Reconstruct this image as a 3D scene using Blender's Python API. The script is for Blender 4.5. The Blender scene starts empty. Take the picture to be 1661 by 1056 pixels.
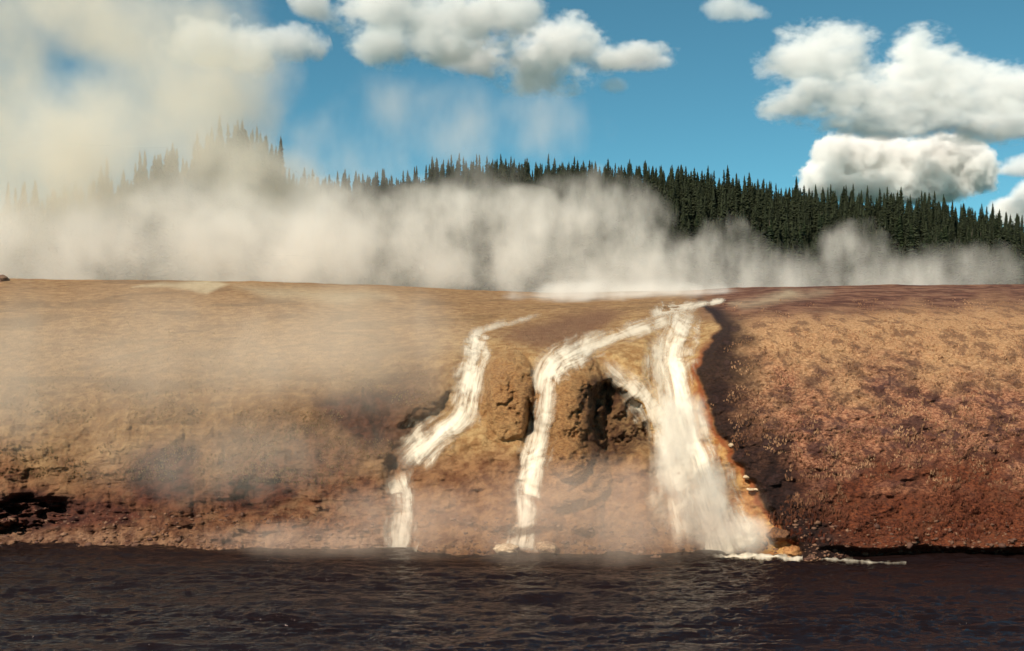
import bpy, bmesh, math, random
import numpy as np
from mathutils import Vector

random.seed(7)
rng = np.random.default_rng(11)
S = bpy.context.scene
C = S.collection

# ------------------------------------------------------------------ camera frame of the survey
F, CX, HY, EYE = 2000.0, 830.5, 595.0, 6.0      # focal length (px of the 1661 px picture), centre column, horizon row, eye height (m)
def wx(px, Y): return (px - CX) / F * Y
def wz(py, Y): return EYE + (HY - py) / F * Y
def pt(px, py, Y): return Vector((wx(px, Y), Y, wz(py, Y)))

# ------------------------------------------------------------------ numpy noise
def _h(ix, iy, iz, seed):
    n = (ix * 374761393 + iy * 668265263 + iz * 2147483647 + seed * 974634777) & 0xFFFFFFFF
    n = ((n ^ (n >> 13)) * 1274126177) & 0xFFFFFFFF
    n = (n ^ (n >> 16)) & 0xFFFFFFFF
    return n / 4294967295.0
def vnoise(x, y, z=None, seed=0):
    x = np.asarray(x, float); y = np.asarray(y, float)
    z = np.zeros_like(x) if z is None else np.asarray(z, float)
    fx, fy, fz = np.floor(x), np.floor(y), np.floor(z)
    ix, iy, iz = fx.astype(np.int64), fy.astype(np.int64), fz.astype(np.int64)
    q = lambda t: t * t * t * (t * (t * 6 - 15) + 10)
    u, v, w = q(x - fx), q(y - fy), q(z - fz)
    def L(a, b, t): return a + (b - a) * t
    r = []
    for dz in (0, 1):
        a = L(_h(ix, iy, iz + dz, seed), _h(ix + 1, iy, iz + dz, seed), u)
        b = L(_h(ix, iy + 1, iz + dz, seed), _h(ix + 1, iy + 1, iz + dz, seed), u)
        r.append(L(a, b, v))
    return L(r[0], r[1], w) * 2 - 1
def fbm(x, y, z=None, octv=5, gain=.5, seed=0, ridged=False):
    t, a, n = 0, 1.0, 0
    for o in range(octv):
        k = 2.03 ** o
        s = vnoise(x * k, y * k, None if z is None else z * k, seed + o * 17)
        if ridged: s = 1 - 2 * np.abs(s)
        t = t + a * s; n += a; a *= gain
    return t / n
def sst(a, b, x):
    t = np.clip((x - a) / (b - a), 0, 1); return t * t * (3 - 2 * t)
def pchip(xk, yk, x):
    xk = np.asarray(xk, float); yk = np.asarray(yk, float)
    h = np.diff(xk); d = np.diff(yk) / h
    m = np.zeros_like(yk); m[0], m[-1] = d[0], d[-1]
    for i in range(1, len(xk) - 1):
        if d[i - 1] * d[i] > 0:
            w1, w2 = 2 * h[i] + h[i - 1], h[i] + 2 * h[i - 1]
            m[i] = (w1 + w2) / (w1 / d[i - 1] + w2 / d[i])
    x = np.clip(x, xk[0], xk[-1])
    i = np.clip(np.searchsorted(xk, x) - 1, 0, len(xk) - 2)
    t = (x - xk[i]) / h[i]
    return ((1 + 2 * t) * (1 - t) ** 2 * yk[i] + t * (1 - t) ** 2 * h[i] * m[i] + t * t * (3 - 2 * t) * yk[i + 1] + t * t * (t - 1) * h[i] * m[i + 1])

# ------------------------------------------------------------------ object helpers
def tag(o, label=None, cat=None, group=None, kind=None):
    if label: o['label'] = label
    if cat: o['category'] = cat
    if group: o['group'] = group
    if kind: o['kind'] = kind
    return o
def mesh_obj(name, verts, faces, mat=None, parent=None, smooth=True):
    me = bpy.data.meshes.new(name)
    me.from_pydata([tuple(v) for v in verts], [], [tuple(f) for f in faces]); me.update()
    if smooth: me.polygons.foreach_set('use_smooth', [True] * len(me.polygons))
    if mat: me.materials.append(mat)
    o = bpy.data.objects.new(name, me); C.objects.link(o)
    if parent: o.parent = parent
    return o
def grid_obj(name, P, mat, attrs=None, uv=None, flip=False):
    """P: rows x cols x 3"""
    R, K, _ = P.shape
    me = bpy.data.meshes.new(name)
    i = (np.arange(R - 1)[:, None] * K + np.arange(K - 1)[None, :]).ravel()
    q = np.stack([i, i + 1, i + 1 + K, i + K], 1)
    if flip: q = q[:, ::-1]
    me.vertices.add(R * K); me.vertices.foreach_set('co', P.reshape(-1).astype(np.float32))
    me.loops.add(q.size); me.loops.foreach_set('vertex_index', q.ravel().astype(np.int32))
    me.polygons.add(len(q)); me.polygons.foreach_set('loop_start', np.arange(0, q.size, 4, dtype=np.int32))
    me.update(calc_edges=True)
    me.polygons.foreach_set('use_smooth', np.ones(len(q), bool))
    for k, a in (attrs or {}).items():
        at = me.attributes.new(k, 'FLOAT', 'POINT'); at.data.foreach_set('value', a.ravel().astype(np.float32))
    if uv is not None:
        ul = me.uv_layers.new(name='UVMap')
        ul.data.foreach_set('uv', uv.reshape(-1, 2)[q.ravel()].ravel().astype(np.float32))
    me.validate(); me.materials.append(mat)
    o = bpy.data.objects.new(name, me); C.objects.link(o)
    return o

class NT:
    """small node-tree writer"""
    def __init__(s, m):
        m.use_nodes = True; s.t = m.node_tree; s.t.nodes.clear()
    def n(s, typ, ins=None, **kw):
        d = s.t.nodes.new(typ)
        for k, v in kw.items(): setattr(d, k, v)
        for k, v in (ins or {}).items(): s.put(d.inputs[k], v)
        return d
    def put(s, sock, v):
        if isinstance(v, bpy.types.NodeSocket): s.t.links.new(v, sock)
        else: sock.default_value = v
    def m(s, op, a, b=None, c=None, clamp=False):
        d = s.t.nodes.new('ShaderNodeMath'); d.operation = op; d.use_clamp = clamp
        for i, v in enumerate((a, b, c)):
            if v is not None: s.put(d.inputs[i], v)
        return d.outputs[0]
    def vm(s, op, a, b=None):
        d = s.t.nodes.new('ShaderNodeVectorMath'); d.operation = op
        s.put(d.inputs[0], a)
        if b is not None: s.put(d.inputs[1], b)
        return d.outputs[1] if op in ('LENGTH', 'DOT_PRODUCT', 'DISTANCE') else d.outputs[0]
    def mr(s, v, a, b, c=0.0, d=1.0, smooth=True):
        n = s.n('ShaderNodeMapRange', interpolation_type='SMOOTHSTEP' if smooth else 'LINEAR')
        for i, k in enumerate((v, a, b, c, d)): s.put(n.inputs[i], k)
        return n.outputs[0]
    def mix(s, f, a, b, blend='MIX'):
        n = s.n('ShaderNodeMix', data_type='RGBA', blend_type=blend)
        s.put(n.inputs[0], f); s.put(n.inputs[6], a); s.put(n.inputs[7], b)
        return n.outputs[2]
    def noise(s, vec, scale, detail=4, rough=.55, dist=0.0):
        n = s.n('ShaderNodeTexNoise'); s.put(n.inputs['Vector'], vec)
        n.inputs['Scale'].default_value = scale; n.inputs['Detail'].default_value = detail
        n.inputs['Roughness'].default_value = rough; n.inputs['Distortion'].default_value = dist
        return n.outputs[0]
    def attr(s, name): return s.n('ShaderNodeAttribute', attribute_name=name).outputs['Fac']
    def obj(s): return s.n('ShaderNodeTexCoord').outputs['Object']
    def scale(s, v, k): return s.vm('MULTIPLY', v, k)
def newmat(name):
    m = bpy.data.materials.new(name); return m, NT(m)
def rgb(r, g, b): return (r, g, b, 1.0)
#SECTION ground
# ------------------------------------------------------------------ ground: river bank and terrace
COLS = {
 -700: [(880,42),(860,42.6),(800,43.8),(720,45),(650,47),(600,49.5),(550,54),(500,60),(470,66),(450,73)],
 0:    [(882,41.8),(862,42.4),(800,43.2),(720,44.5),(650,46.3),(600,49),(550,53),(500,58.5),(470,65),(452,71)],
 300:  [(888,40.95),(860,41.6),(800,42.6),(720,44.1),(650,46),(600,48.4),(550,52.2),(500,57.8),(470,64.5),(455,70)],
 600:  [(895,40),(850,40.9),(780,42.3),(700,43.9),(640,45.3),(600,47.1),(550,50.6),(500,57),(475,64),(462,70)],
 760:  [(898,39.6),(850,40.5),(780,41.9),(700,43.3),(640,44.4),(580,46.2),(550,49),(510,55),(482,63),(469,69)],
 900:  [(900,39.3),(850,40.1),(780,41.4),(700,42.7),(640,43.8),(580,45.3),(560,46.8),(530,51),(500,57.5),(474,68)],
 1100: [(903,39),(850,40.1),(780,41.5),(700,43),(640,44.2),(580,45.8),(530,48.5),(505,53),(485,59.5),(471,67.5)],
 1250: [(905,38.7),(850,39.8),(780,41.1),(700,42.6),(640,43.9),(580,45.5),(530,47.6),(500,51.5),(480,57.5),(465,66)],
 1661: [(903,38.96),(850,40.1),(780,41.7),(700,43.5),(640,45.1),(580,47.1),(530,49.8),(500,53.8),(480,59),(461,66)],
 2360: [(900,39.3),(850,40.6),(780,42.3),(700,44.2),(640,45.8),(580,47.9),(530,51),(500,55),(480,60.5),(462,67.5)],
}
ks = sorted(COLS)
TT = np.linspace(0, 1, 81)
# every profile as (py, Y) over a common parameter: 0 = waterline, 1 = crest
def profile(k):
    c = COLS[k]; py = np.array([a for a, _ in c], float); Y = np.array([b for _, b in c], float)
    t = (py[0] - py) / (py[0] - py[-1])
    return pchip(t, Y, TT), py[0], py[-1]
prof = [profile(k) for k in ks]
PY = np.array([p[0] for p in prof]); P0 = np.array([p[1] for p in prof]); P1 = np.array([p[2] for p in prof])
def edge_rows(px): return pchip(ks, P0, px), pchip(ks, P1, px)
def base_depth(px, py):
    a, b = edge_rows(px); t = (a - py) / (a - b)
    tt = np.clip(t, 0, 1) * (len(TT) - 1); i = np.clip(tt.astype(int), 0, len(TT) - 2); f = tt - i
    j = np.clip(np.searchsorted(ks, px) - 1, 0, len(ks) - 2)
    kx = np.array(ks, float); u = np.clip((px - kx[j]) / (kx[j + 1] - kx[j]), 0, 1); u = u * u * (3 - 2 * u) * .5 + u * .5
    D = lambda jj: PY[jj, i] * (1 - f) + PY[jj, i + 1] * f
    Y = D(j) * (1 - u) + D(j + 1) * u
    return Y - np.clip(-t, 0, 1) * 6.0 * 1.0        # below the waterline the bed runs out under the river

def polyline_dist(px, py, pts):
    """distance (px) to a polyline, and the arc parameter 0..1"""
    best = np.full(px.shape, 1e9); arc = np.zeros(px.shape)
    L = [math.dist(pts[i], pts[i + 1]) for i in range(len(pts) - 1)]; tot = sum(L); acc = 0
    for i in range(len(L)):
        ax, ay = pts[i]; bx, by = pts[i + 1]
        t = np.clip(((px - ax) * (bx - ax) + (py - ay) * (by - ay)) / (L[i] ** 2), 0, 1)
        d = np.hypot(px - ax - t * (bx - ax), py - ay - t * (by - ay))
        k = d < best; best = np.where(k, d, best); arc = np.where(k, (acc + t * L[i]) / tot, arc); acc += L[i]
    return best, arc
def in_poly(px, py, pts, soft):
    """soft inside mask of a polygon"""
    ins = np.zeros(px.shape, bool); n = len(pts)
    for i in range(n):
        x1, y1 = pts[i]; x2, y2 = pts[(i + 1) % n]
        c = ((y1 > py) != (y2 > py)) & (px < (x2 - x1) * (py - y1) / ((y2 - y1) or 1e-9) + x1)
        ins ^= c
    d, _ = polyline_dist(px, py, pts + [pts[0]])
    return sst(-soft, soft, np.where(ins, d, -d))
def blob(px, py, cx, cy, rx, ry, p=1.0):
    r = ((px - cx) / rx) ** 2 + ((py - cy) / ry) ** 2
    return np.clip(1 - r, 0, 1) ** p

EDGE_Y = [470, 495, 512, 530, 550, 572, 600, 625, 650, 680, 710, 740, 765, 790, 815, 840, 865, 890, 910, 960]
EDGE_X = [1120, 1130, 1150, 1162, 1150, 1136, 1131, 1134, 1140, 1150, 1165, 1185, 1203, 1218, 1232, 1248, 1272, 1288, 1292, 1295]
def edge_wob(px, py): return 13 * fbm(px / 34, py / 24, octv=4, seed=91)
def right_edge(py): return np.interp(py, EDGE_Y, EDGE_X)

FALLS = {   # path in survey pixels with half widths
 'left_upper':  [(790,532,6),(770,541,10),(770,560,18),(768,590,20),(762,625,20),(753,655,20),(738,682,22),(715,702,26),(690,722,28),(665,742,24),(645,768,18)],
 'left_lower':  [(640,762,14),(646,780,20),(655,800,19),(657,830,19),(652,865,22),(650,897,26)],
 'middle':      [(1000,545,9),(955,562,13),(925,574,18),(903,588,20),(890,610,20),(886,640,19),(884,670,18),(876,700,19),(868,735,20),(862,770,19),(856,795,17),(853,825,17),(850,862,18),(845,895,30)],
 'arch':        [(975,582,10),(1000,604,16),(1030,634,18),(1052,664,18),(1064,695,17),(1068,730,17),(1070,775,17),(1074,830,16),(1078,880,14)],
 'main':        [(1122,498,18),(1110,520,26),(1098,548,26),(1090,580,24),(1096,615,21),(1104,650,21),(1113,685,23),(1123,720,23),(1135,755,25),(1147,795,27),(1159,835,30),(1171,870,35),(1186,904,46)],
 'veil': [(1072,540,14),(1070,590,20),(1078,650,24),(1088,710,26),(1100,770,28),(1112,830,30),(1125,895,34)],
 'feed':        [(1092,512,12),(1050,527,13),(1010,541,13),(975,555,13),(940,567,14),(912,580,10)],
}
def features(px, py):
    """relief on top of the base profile: depth offset in metres (+ = set back)"""
    warp = 6 * fbm(px / 30, py / 30, octv=3, seed=5)
    X, Y_ = px + warp, py + 5 * fbm(px / 26, py / 26, octv=3, seed=9)
    d = np.zeros(px.shape)
    # cave under the arch of mineral crust
    cave = [(958,648),(970,628),(990,618),(1012,636),(1038,658),(1052,690),(1058,716),(1030,720),(1008,735),(986,742),(970,722),(960,690)]
    jx = 9 * fbm(px / 9, py / 11, octv=3, seed=23); jy = 9 * fbm(px / 10, py / 9, octv=3, seed=25)
    kx = np.where(px > 1015, .35, 1.0)
    d += in_poly(px + .5 * jx * kx, py + .6 * jy, cave, 6) * (1.0 + .6 * fbm(px / 16, py / 20, octv=4, seed=27))
    d += .3 * in_poly(px + 1.6 * jx, py + 1.6 * jy, [(938,636),(960,622),(975,650),(962,690),(972,742),(950,752),(944,700)], 9)
    # crust mounds
    d -= 1.35 * blob(X, Y_, 925, 668, 58, 115, .7)
    d -= .9 * blob(X, Y_, 925, 770, 70, 60, .8)
    d -= .95 * blob(X, Y_, 828, 640, 42, 76, .6)
    d += .7 * in_poly(X, Y_, [(856,650),(868,668),(866,700),(850,706),(858,684)], 5)
    d += .3 * in_poly(X, Y_, [(796,600),(812,582),(826,592),(812,612),(800,626)], 6)
    # little holes in the crust
    hole = fbm(px / 12, py / 15, octv=4, seed=31)
    crust = np.clip(blob(px, py, 935, 660, 80, 110) + blob(px, py, 825, 640, 60, 80), 0, 1)
    d += .22 * sst(.15, .55, hole) * crust
    # channels worn by the falls
    for k, pth in FALLS.items():
        dist, arc = polyline_dist(px, py, [(a, b) for a, b, _ in pth])
        w = np.interp(arc, np.linspace(0, 1, len(pth)), [c for _, _, c in pth])
        d += .3 * (1 - sst(.5, 1.8, dist / w))
    # ledge where the mound of the middle falls breaks
    d -= .5 * sst(795, 812, Y_) * sst(870, 850, Y_) * blob(px, py, 860, 830, 120, 200, .5)
    # gully right rim: the ground to the right stands proud
    e = px + edge_wob(px, py) - right_edge(py)
    lo = sst(480, 560, py)
    d -= lo * .75 * sst(-2, 22, e) * (1 - .75 * sst(60, 330, e))
    d += lo * .3 * sst(0, -30, e) * sst(-420, -200, e)
    # undercut bank on the left
    d += 1.7 * in_poly(X, Y_, [(-40,818),(40,808),(105,812),(132,830),(95,846),(40,866),(-40,872)], 10) * (.55 + .8 * fbm(px / 24, py / 9, octv=3, seed=79))
    d += .8 * in_poly(X * 1.7 - px * .7, Y_ * 1.5 - py * .5, [(380,786),(412,776),(448,780),(436,802),(400,806)], 10) * .6
    d += .6 * in_poly(X * 1.7 - px * .7, Y_ * 1.5 - py * .5, [(352,812),(400,806),(440,812),(420,828),(370,826)], 9) * .6
    d += .45 * in_poly(X * 1.6 - px * .6, Y_, [(594,636),(612,660),(622,700),(632,730),(614,724),(598,680)], 9)
    d += .7 * in_poly(X * 1.5 - px * .5, Y_ * 1.5 - py * .5, [(655,690),(690,668),(728,640),(732,668),(706,694),(672,712)], 14)
    d += .2 * in_poly(X, Y_, [(250,735),(300,720),(325,745),(300,775),(262,770)], 16)
    # gullies and ribs of the steep face
    a, b = edge_rows(px); t = np.clip((a - py) / (a - b), 0, 1)
    face = sst(.72, .35, t)
    rib = fbm(px / 70, py / 160, octv=4, seed=41, ridged=True)
    leftw = sst(760, 640, px)
    d += face * rib * (.34 * leftw + .12 * (1 - leftw))
    # water has undercut the foot of the bank on the right
    d += 1.0 * sst(1300, 1400, px) * sst(884, 893, py + 5 * fbm(px / 50, px * 0, octv=3, seed=77))
    strat = fbm(px / 60, (py + 8 * fbm(px / 60, py / 60, octv=2, seed=55)) / 8.5, octv=4, seed=57)
    d += leftw * sst(.42, .2, t) * .09 * sst(-.25, .35, strat)
    # general lumps
    d += face * .34 * fbm(px / 60, py / 34, octv=5, seed=51)
    d += (.06 + .05 * face) * fbm(px / 13, py / 9, octv=4, seed=61)
    gul = sst(700, 760, px) * sst(10, -30, e) * face
    d += gul * (.16 * fbm(px / 30, py / 32, octv=4, seed=71))
    rt = sst(-5, 30, e) * sst(.02, .10, t)
    d += rt * face * .24 * fbm(px / 85 + py / 300, py / 280, octv=4, seed=87, ridged=True)
    tuss = fbm(px / 17, py / 9, octv=3, seed=81)
    d -= rt * (1 - sst(.80, .98, t)) * (.10 * sst(-.2, .6, tuss) + .04 * fbm(px / 7, py / 4.5, octv=2, seed=83))
    return d
def ground_depth(px, py):
    px = np.asarray(px, float); py = np.asarray(py, float)
    return base_depth(px, py) + features(px, py)
def ground_pt(px, py):
    Y = float(ground_depth(np.array([px]), np.array([py]))[0]); return pt(px, py, Y)

pxs = np.concatenate([np.arange(-700, -40, 12.0), np.arange(-40, 1701, 1.7), np.arange(1704, 2361, 12.0)])
tr = np.concatenate([np.linspace(-.22, -.02, 10), np.linspace(-.015, .86, 330), np.linspace(.862, 1, 70)])
A, B = edge_rows(pxs)
GX = np.broadcast_to(pxs, (len(tr), len(pxs))).copy()
GY = A[None, :] + (B - A)[None, :] * tr[:, None]
crest_wob = 1.6 * fbm(pxs / 60, pxs * 0, octv=4, seed=3)
GY = GY + crest_wob[None, :] * sst(.7, 1, tr)[:, None]
GD = ground_depth(GX, GY)
P = np.stack([(GX - CX) / F * GD, GD, EYE + (HY - GY) / F * GD], -1)
# behind the crest the terrace runs on, level, toward the hills
back = []
for dy, dz in ((1.5, .06), (4, .08), (9, 0), (18, -.5), (40, -1), (90, 0), (160, 2)):
    last = P[-1].copy(); last[:, 1] += dy; last[:, 0] *= (last[:, 1]) / P[-1][:, 1]; last[:, 2] = P[-1][:, 2] * max(0, 1 - dy / 160) + 10.5 * min(1, dy / 160) + dz
    back.append(last)
P = np.concatenate([P, np.array(back)], 0)
nb = len(back)
def ext(a): return np.concatenate([a, np.repeat(a[-1:], nb, 0)], 0)
# what the ground is covered with, plus painted shade (masks for the material)
e = GX + edge_wob(GX, GY) - right_edge(GY)
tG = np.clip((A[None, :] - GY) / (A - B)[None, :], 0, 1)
nz = fbm(GX / 55, GY / 40, octv=5, seed=101)
m_right = sst(-4, 6, e)
# wet dark mat beside the runoff channel
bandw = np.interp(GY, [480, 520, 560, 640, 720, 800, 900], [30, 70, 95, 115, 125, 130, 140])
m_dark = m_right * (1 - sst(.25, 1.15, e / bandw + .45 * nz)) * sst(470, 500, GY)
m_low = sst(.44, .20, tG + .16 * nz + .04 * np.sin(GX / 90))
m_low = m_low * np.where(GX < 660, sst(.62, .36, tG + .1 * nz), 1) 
m_orange = sst(-80, -22, e + 16 * nz) * sst(9, -2, e) * sst(560, 640, GY)
gully = sst(640, 760, GX + (GY - 700) * .25) * (1 - m_right) * sst(.97, .78, tG + .05 * nz)
top_red = sst(1090, 1180, GX) * sst(.86 , .93, tG + .05 * nz - .03 * sst(1300, 1661, GX))
pale = np.clip((.75 + .5 * nz) * in_poly(GX, GY + 4 * nz, [(215,466),(260,458),(350,456),(372,460),(335,476),(310,470),(270,464)], 4) + .45 * in_poly(GX, GY + 6 * nz, [(380,462),(560,470),(640,480),(560,492),(440,482)], 12)
    + .55 * (.7 + .9 * nz) * in_poly(GX + 20 * nz, GY + 6 * nz, [(1190,494),(1270,480),(1330,470),(1350,474),(1290,486),(1210,500)], 9), 0, 1)
redpatch = np.clip(in_poly(GX + 8 * nz, GY + 6 * nz, [(800,545),(860,522),(960,500),(1010,505),(990,530),(930,555),(880,566)], 14), 0, 1)
cave_shade = in_poly(GX + 10 * fbm(GX / 12, GY / 12, octv=3, seed=29), GY + 10 * nz, [(940,640),(965,614),(995,608),(1030,640),(1052,680),(1056,716),(1030,728),(1000,752),(955,752),(946,700)], 7)  # shade of the hollow, painted dark into the rock colour
crustm = np.clip(blob(GX, GY, 935, 690, 95, 140, .6) + blob(GX, GY, 825, 640, 60, 85, .6), 0, 1)
left = sst(800, 600, GX)
mar = np.clip(in_poly(GX + 14 * nz, GY + 12 * nz, [(520,660),(590,632),(680,612),(760,585),(775,640),(742,668),(690,700),(650,735),(600,720),(560,690)], 26)  # dark red patches; shade of the softened recesses is painted in too
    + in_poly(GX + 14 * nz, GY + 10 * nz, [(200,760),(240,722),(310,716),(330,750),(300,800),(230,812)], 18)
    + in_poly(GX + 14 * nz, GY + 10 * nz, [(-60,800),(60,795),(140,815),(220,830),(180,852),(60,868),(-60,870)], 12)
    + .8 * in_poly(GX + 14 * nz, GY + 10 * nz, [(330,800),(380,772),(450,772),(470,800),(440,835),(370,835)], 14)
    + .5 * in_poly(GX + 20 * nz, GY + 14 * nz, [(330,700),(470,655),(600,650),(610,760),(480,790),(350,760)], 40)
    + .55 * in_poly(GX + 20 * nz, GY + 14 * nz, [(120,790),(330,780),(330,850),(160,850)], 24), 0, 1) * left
foot = left * sst(.075, .03, tG + .05 * nz)
gl_low = sst(690, 770, GY + 30 * nz) * sst(500, 640, GX) * (1 - m_right)
red_line = sst(-9, -1, e) * sst(7, 1, e) * sst(520, 600, GY)
attrs = dict(m_caveshade=cave_shade, m_maroon=mar, m_foot=foot, m_glow=gl_low, m_redline=red_line, m_right=m_right, m_dark=m_dark, m_low=m_low, m_orange=m_orange, m_gully=gully, m_topred=top_red, m_pale=pale, m_redpatch=redpatch, m_crust=crustm, m_left=left, m_t=tG)
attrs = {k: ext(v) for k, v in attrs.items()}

m, t = newmat('bank_soil')
co = t.obj()
n1 = t.noise(co, .55, 6, .6); n2 = t.noise(co, 2.6, 5, .65); n3 = t.noise(t.scale(co, (1, .7, 2.2)), 9, 5, .75); n4 = t.noise(t.scale(co, (.35, .35, 1.6)), 3.0, 5, .6, .4)
n5 = t.noise(t.scale(co, (.10, .10, .5)), 2.2, 5, .6, 1.2)
n6 = t.noise(t.scale(co, (1, .6, 1.5)), 1.3, 6, .7, .3)
tan = t.mix(t.mr(n2, .35, .68), rgb(.27, .145, .065), rgb(.43, .26, .12))
tan = t.mix(t.m('MULTIPLY', t.mr(n4, .5, .72), .5), tan, rgb(.19, .10, .046))
tan = t.mix(t.m('MULTIPLY', t.mr(n5, .47, .64), .6), tan, rgb(.17, .095, .045))
right = t.mix(t.mr(n3, .38, .62), rgb(.18, .058, .030), rgb(.49, .235, .125))
right = t.mix(t.m('MULTIPLY', t.mr(n6, .45, .57), .88), right, rgb(.062, .024, .020))
right = t.mix(t.m('MULTIPLY', t.mr(n5, .52, .64), .35), right, rgb(.11, .052, .05))
rt_top = t.mix(t.mr(n3, .35, .65), rgb(.37, .19, .085), rgb(.60, .355, .18))
rt_top = t.mix(t.m('MULTIPLY', t.mr(n6, .49, .60), .7), rt_top, rgb(.13, .06, .035))
right = t.mix(t.mr(t.m('ADD', t.attr('m_t'), t.m('MULTIPLY', t.m('SUBTRACT', n1, .5), .7)), .5, .82), right, rt_top)
col = t.mix(t.attr('m_right'), tan, right)
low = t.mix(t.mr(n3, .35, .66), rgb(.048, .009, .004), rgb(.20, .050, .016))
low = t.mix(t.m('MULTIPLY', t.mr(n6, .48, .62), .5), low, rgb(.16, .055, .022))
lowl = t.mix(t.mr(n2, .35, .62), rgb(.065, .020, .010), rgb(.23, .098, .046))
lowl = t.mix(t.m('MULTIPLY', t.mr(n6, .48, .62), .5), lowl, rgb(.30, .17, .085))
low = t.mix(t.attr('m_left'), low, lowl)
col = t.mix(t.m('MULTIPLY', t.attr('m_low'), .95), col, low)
gl = t.mix(t.mr(n2, .36, .64), rgb(.33, .17, .06), rgb(.55, .36, .16))
gl = t.mix(t.m('MULTIPLY', t.mr(n3, .55, .7), .6), gl, rgb(.14, .055, .02))
gll = t.mix(t.mr(n2, .36, .64), rgb(.15, .060, .026), rgb(.31, .155, .068))
gl = t.mix(t.attr('m_glow'), gl, gll)
col = t.mix(t.m('MULTIPLY', t.attr('m_gully'), .95), col, gl)
cr = t.mix(t.mr(n3, .38, .6), rgb(.15, .058, .019), rgb(.38, .195, .072))
col = t.mix(t.m('MULTIPLY', t.attr('m_crust'), .85), col, cr)
col = t.mix(t.m('MULTIPLY', t.attr('m_caveshade'), t.mr(n2, .34, .60, .95, .6)), col, rgb(.050, .019, .009))
col = t.mix(t.m('MULTIPLY', t.attr('m_redpatch'), .8), col, rgb(.17, .08, .045))
tr_ = t.mix(t.mr(n4, .4, .62), rgb(.10, .036, .022), rgb(.25, .12, .07))
tr_ = t.mix(t.m('MULTIPLY', t.mr(n6, .55, .66), .5), tr_, rgb(.33, .2, .12))
col = t.mix(t.attr('m_topred'), col, tr_)
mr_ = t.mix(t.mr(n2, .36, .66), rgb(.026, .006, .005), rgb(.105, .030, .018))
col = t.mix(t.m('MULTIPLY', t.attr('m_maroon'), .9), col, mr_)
ft = t.mix(t.mr(n2, .38, .62), rgb(.11, .046, .026), rgb(.29, .16, .09))
col = t.mix(t.m('MULTIPLY', t.attr('m_foot'), .8), col, ft)
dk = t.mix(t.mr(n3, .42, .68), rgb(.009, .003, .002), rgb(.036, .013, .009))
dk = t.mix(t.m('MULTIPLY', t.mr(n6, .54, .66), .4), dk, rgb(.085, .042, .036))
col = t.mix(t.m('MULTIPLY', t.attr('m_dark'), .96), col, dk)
org = t.mix(t.mr(n2, .35, .65), rgb(.38, .14, .036), rgb(.60, .34, .12))
col = t.mix(t.m('MULTIPLY', t.attr('m_orange'), .9), col, org)
col = t.mix(t.m('MULTIPLY', t.attr('m_redline'), .85), col, rgb(.24, .055, .016))
col = t.mix(t.m('MULTIPLY', t.attr('m_pale'), t.mr(n2, .25, .5, .55, 1)), col, rgb(.62, .51, .33))
bmp = t.n('ShaderNodeBump', {'Strength': .9, 'Distance': .13, 'Height': t.m('ADD', t.m('ADD', n3, t.m('MULTIPLY', t.noise(co, 24, 3, .7), .5)), t.m('MULTIPLY', n2, 1.2))})
wet = t.m('MAXIMUM', t.attr('m_gully'), t.attr('m_dark'))
bs = t.n('ShaderNodeBsdfPrincipled', {'Base Color': col, 'Roughness': t.mr(wet, 0, 1, .95, .7, False), 'Normal': bmp.outputs[0], 'Specular IOR Level': .25})
t.n('ShaderNodeOutputMaterial', {'Surface': bs.outputs[0]})
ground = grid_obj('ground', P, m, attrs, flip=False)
tag(ground, 'reddish brown river bank rising to a tan terrace', 'ground', kind='structure')

# near shore below and behind the camera
xs = np.linspace(-240, 240, 120); ys = np.concatenate([np.linspace(-400, -10, 20), np.linspace(-6, 26, 40)])
NX, NY = np.meshgrid(xs, ys)
NZ = np.where(NY < 3, 4.3, 4.3 - (NY - 3) * .26) + .25 * fbm(NX / 6, NY / 6, octv=4, seed=201)
NZ = np.where(NY > 21, np.minimum(NZ, -.5), NZ)
m2, t = newmat('shore_soil')
co = t.obj(); n1 = t.noise(co, .8, 6, .6)
bs = t.n('ShaderNodeBsdfPrincipled', {'Base Color': t.mix(t.mr(n1, .35, .65), rgb(.16, .07, .035), rgb(.34, .21, .10)), 'Roughness': .95})
t.n('ShaderNodeOutputMaterial', {'Surface': bs.outputs[0]})
tag(grid_obj('shore', np.stack([NX, NY, NZ], -1), m2), kind='structure', label='near river shore of brown soil', cat='ground')

#SECTION river
# ------------------------------------------------------------------ river
xs = np.concatenate([np.linspace(-260, -27, 60), np.linspace(-26.8, 26.8, 760), np.linspace(27, 260, 60)])
ys = np.concatenate([np.linspace(8, 24, 20), np.linspace(24.1, 47, 420)])
RX, RY = np.meshgrid(xs, ys)
def wave(x, y):
    z = 0
    wx_ = x + 1.2 * fbm(x / 5, y / 5, octv=2, seed=301); wy_ = y + .5 * fbm(x / 4, y / 3, octv=2, seed=303)
    gust = .55 + .75 * np.clip(fbm(x / 7, y / 3.2, octv=3, seed=341) + .35, 0, 1.2)
    z = z + .10 * fbm(wx_ / 1.9, wy_ / .62, octv=3, seed=311)
    z = z + .060 * gust * fbm(wx_ / .95, wy_ / .30, octv=3, seed=321, ridged=True)
    z = z + .045 * gust * fbm(wx_ / .42 + wy_ / .9, wy_ / .17, octv=2, seed=351)
    z = z + .09 * fbm(x / 6.5, y / 2.2, octv=2, seed=331)
    return z
RZ = wave(RX, RY) * sst(-400, 0, RY)
m, t = newmat('river_water')
co = t.obj()
nn = t.noise(t.scale(co, (1, 2.0, 1)), 5.0, 4, .6, .3)
bmp = t.n('ShaderNodeBump', {'Strength': 1.0, 'Distance': .07, 'Height': nn})
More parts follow.
